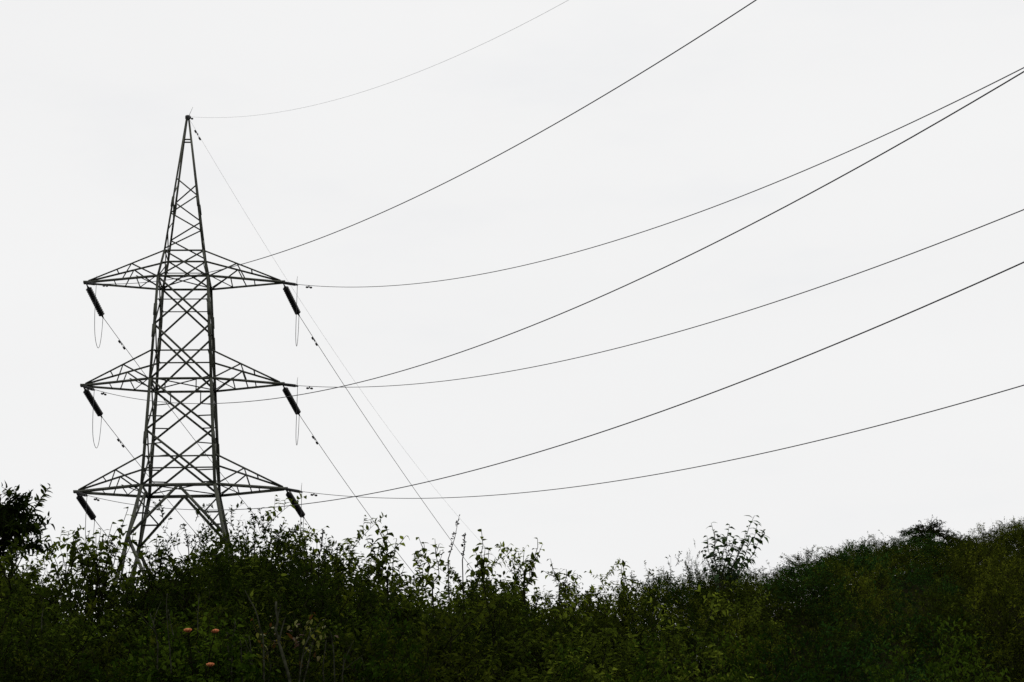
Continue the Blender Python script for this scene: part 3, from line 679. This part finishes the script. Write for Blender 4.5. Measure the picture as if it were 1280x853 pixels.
shoot('climbing_branch', 88, 745, 14.5, [(64, 684), (92, 674), (112, 664), (78, 692)], 'arching leafy branch between the dark tree and the tower legs', 'branch', seed=33, size=0.065, step=0.04)
shoot('broadleaf_sapling', 898, 730, 20.5, [(889, 654), (943, 645), (955, 664), (932, 666), (905, 674), (918, 670), (882, 690), (938, 702), (900, 690), (912, 656), (947, 655), (893, 664), (925, 682), (885, 676)], 'sapling with large pointed leaves and a pale stem on the hill skyline', 'sapling', size=0.11, kind='leaf_sapling', step=0.065, seed=41, bark='pale_bark', r0=0.010, ft=0.45, side_twigs=3)

# wiry shrubs
p = Plant(77); r = p.r
for i in range(26):
    a = r.uniform(0, 6.28); st = p.limb((r.normal(0, .2), r.normal(0, .2), -0.1), dirv(a, r.uniform(0.7, 1.5)), r.uniform(0.8, 1.5), 0.006, 7, 0.2, 0.0)
    for w in range(8):
        j = r.integers(2, 8); tg = p.limb(st[j], dirv(r.uniform(0, 6.28), r.uniform(-.2, 1.2)), r.uniform(0.12, 0.3), 0.003, 4, 0.2, 0.0, sides=3)
        p.leaves(tg, 9 if r.random() < 0.75 else 2, 0.05, 0.9, 0.1, 0, 0.1, 0.35)
PROTO['wiry'] = (p.wood.mesh('stems', M['bark']), p.leaf_mesh('foliage', M['leaf_dense'], width=0.4, simple=True), p.top)
plant_to('wiry_shrub', 'wiry', 866, 684, 20.8, 'wiry twiggy shrub with sparse leaves beside the sapling', 'shrub', None, 1.0)
plant_to('dark_shrub', 'dense2', 872, 700, 20.9, 'dark dense shrub at the foot of the large-leaved sapling', 'shrub', None, 0.55)
plant_to('dark_shrub', 'dense1', 905, 706, 21.1, 'low dark shrub under the stem of the sapling', 'shrub', None, 0.6)
plant_to('wiry_shrub', 'wiry', 838, 700, 20.2, 'lower wiry shrub at the dip of the skyline', 'shrub', None, 0.8)
plant_to('wiry_shrub', 'wiry', 962, 700, 26.5, 'wiry shrub with curling bare tips on the hill side of the sapling', 'shrub', None, 1.0)
plant_to('wiry_shrub', 'wiry', 1105, 664, 35.5, 'wisp of bare twigs beside the flat-topped tree', 'shrub', None, 0.8)
plant_to('wiry_shrub', 'wiry', 1255, 646, 40.5, 'bare twigs sticking out of the highest scrub', 'shrub', None, 0.8)

# seed spikes
def spike(px0, py0, px1, py1, y, label, seed):
    rr = random.Random(seed); A = at(px0, py0, y); B = at(px1, py1, y); g = ground(A[0], y); O = np.array([A[0], y, g]); root = empty('seed_spike', tuple(O)); tag(root, label, 'seed spike', 'thin seed spikes above the bushes')
    mb = MB(); P = np.array([[0, 0, -0.05], A-O, (A+B)/2-O+np.array([0.01, 0, 0]), B-O]); mb.tube(P, [0.006, 0.005, 0.003, 0.0015], 5, False); mb.build('stalk', M['bark'], root)
    mb = MB()
    for i in range(30):
        t = rr.uniform(0.15, 1); q = A-O+(B-A)*t; d = norm(np.array([rr.gauss(0, 1), rr.gauss(0, 1), 0.5]))*rr.uniform(0.012, 0.03); mb.tube([q, q+d*0.6, q+d], [0.002, 0.006, 0.002], 4, False)
    mb.build('seeds', M['bark'], root)['kind'] = 'stuff'
spike(560, 700, 574, 645, 14.5, 'tall thin seed spike beside the narrow leafy shoot', 1)
spike(578, 700, 581, 668, 14.6, 'shorter seed spike next to the tall one', 2)
spike(318, 690, 316, 642, 14.4, 'thin seed spike above the domed bush under the lowest cross-arm', 3)
spike(236, 690, 229, 654, 14.6, 'thin seed spike in front of the tower foot', 4)
spike(398, 700, 404, 662, 14.6, 'thin seed spike between the insulator string and the leafy shoot', 5)

# flowering shrub
p = mound(500, 1.9, 0.42, 110, 0.042, 7, 0.45, up=0.3, r0=0.008, tw=0.26, spiky=0.0)
reg('flower', p, 'leaf_fresh', width=0.55)
yy = 10.8; q = at(248, 800, yy); g = ground(q[0], yy)
root = plant_to('flowering_shrub', 'flower', 248, 796, yy, 'low bright green shrub with orange-pink flower heads under the dark bushes', 'shrub', None, 1.0, 0.4)
bpy.context.view_layer.update()
inv = root.matrix_world.inverted()
for i, (fx, fy) in enumerate(((235, 789), (269, 790), (263, 832))):
    P = inv@Vector(at(fx, fy, yy-0.42)); mb = MB(); rr = random.Random(i); P = np.array(P)
    for k in range(18):
        a = k*2.4; rad = 0.0042*math.sqrt(k); c = np.array([math.cos(a)*rad, math.sin(a)*rad, 0.010-rad*rad*15])
        mb.tube([P+c*0.3-[0, 0, 0.008], P+c, P+c+np.array([math.cos(a)*.003, math.sin(a)*.003, .003])], [0.002, 0.006, 0.003], 5)
    mb.build('flower_head', M['flower'], root)
    mb = MB(); A = P*[0.45, 0.45, 0.86]; mb.tube([A, (A+P)/2+[0, 0, 0.02], P-[0, 0, 0.006]], [0.004, 0.003, 0.0025], 4, False); mb.build('flower_stalk', M['bark'], root)
shoot('yellowing_shoot', 375, 805, 10.7, [(362, 782), (390, 765), (398, 778), (372, 775), (408, 775)], 'small shoot with yellowing leaves among bare pale stems', 'shoot', size=0.055, kind='leaf_dry', step=0.07, seed=51, r0=0.005, side_twigs=1)
shoot('yellowing_shoot', 330, 808, 10.7, [(322, 786), (338, 784), (345, 792)], 'low shoot with reddish and yellow leaves against a bare stem', 'shoot', size=0.05, kind='leaf_dry', step=0.07, seed=52, r0=0.005, side_twigs=1)

# pale bare stems and hanging vines at the foot of the bank
def bare(pxs, y, r0, label, seed, name='bare_stem', group=None, fork=True):
    r = np.random.default_rng(seed); pts = np.array([at(px, py, y) for px, py in pxs]); b = pts[0]; g = ground(b[0], y); O = np.array([b[0], y, g])
    P = np.array(([] if name == 'hanging_vine' else [np.array([0, 0, -0.05])])+[q-O for q in pts]); mb = MB()
    tt = np.linspace(0, len(P)-1, 14); PP = np.array([[np.interp(t, range(len(P)), P[:, c]) for c in range(3)] for t in tt]); PP[1:-1] += r.normal(0, r0*0.35, (12, 3))
    root = empty(name, tuple(O)); tag(root, label, 'stem', group)
    mb.tube(PP, np.linspace(r0, r0*0.55, 14), 6, True); mb.build('stalk', M['pale_bark'], root)
    if fork:
        for k in range(2):
            j = 8+2*k; d = norm(np.array([r.normal(0, .8), r.normal(0, .4), 0.9])); q = PP[j]; mb = MB(); mb.tube([q, q+d*0.07, q+d*0.16+np.array([0.01, 0, 0])], [r0*0.5, r0*0.4, r0*0.2], 5, False); mb.build('twig', M['pale_bark'], root)
gbs = 'pale bare stems at the foot of the bank'
bare([(362, 860), (352, 815), (347, 790), (345, 752)], 10.5, 0.013, 'thickest pale bare stem, standing beside the yellowing shoots', 61)
for i, pts_ in enumerate(([(374, 860), (378, 815), (390, 785)], [(378, 862), (386, 825), (393, 795)], [(330, 800), (320, 765), (306, 738)], [(428, 860), (429, 835), (430, 820)], [(418, 830), (416, 805), (413, 790)], [(290, 800), (294, 785), (293, 775)], [(198, 810), (193, 785), (187, 765)], [(303, 850), (302, 820), (300, 800)], [(285, 850), (286, 820), (284, 790)], [(318, 860), (316, 830), (311, 795)], [(335, 862), (338, 835), (334, 812)], [(405, 862), (404, 830), (408, 800)], [(262, 862), (258, 835), (262, 815)], [(452, 862), (456, 838), (452, 822)])):
    bare(pts_, 10.55+0.03*i, 0.0065, 'thin pale bare stem %s' % spot(pts_[0][0]), 70+i, 'bare_stem', gbs, i % 3 == 0)
lv = 'thin pale vine hanging vertically in front of the dark bushes'
for i, pts_ in enumerate(([(214, 842), (211, 800), (208, 760), (209, 742)], [(217, 795), (213, 780), (210, 762)], [(248, 795), (247, 770), (249, 742)], [(52, 790), (52, 775), (54, 760)])):
    bare(pts_, 10.5+0.03*i, 0.0042, lv, 90+i, 'hanging_vine', 'thin pale vines hanging in front of the dark bushes', False)
RF = random.Random(8)
for px, py in ((165, 832), (205, 818), (300, 840), (455, 800), (640, 835), (780, 825), (860, 815), (1010, 820), (1120, 800), (1240, 812)):
    plant_to('fresh_weed', RF.choice(['fresh0', 'fresh1']), px, py, 10.9, 'fresh green weed catching light %s' % (spot(px)+' at the bank foot' if px < 740 else 'at the hill foot '+hill_spot(px)), 'weed', 'fresh weeds at the foot of the bushes', 0.9)
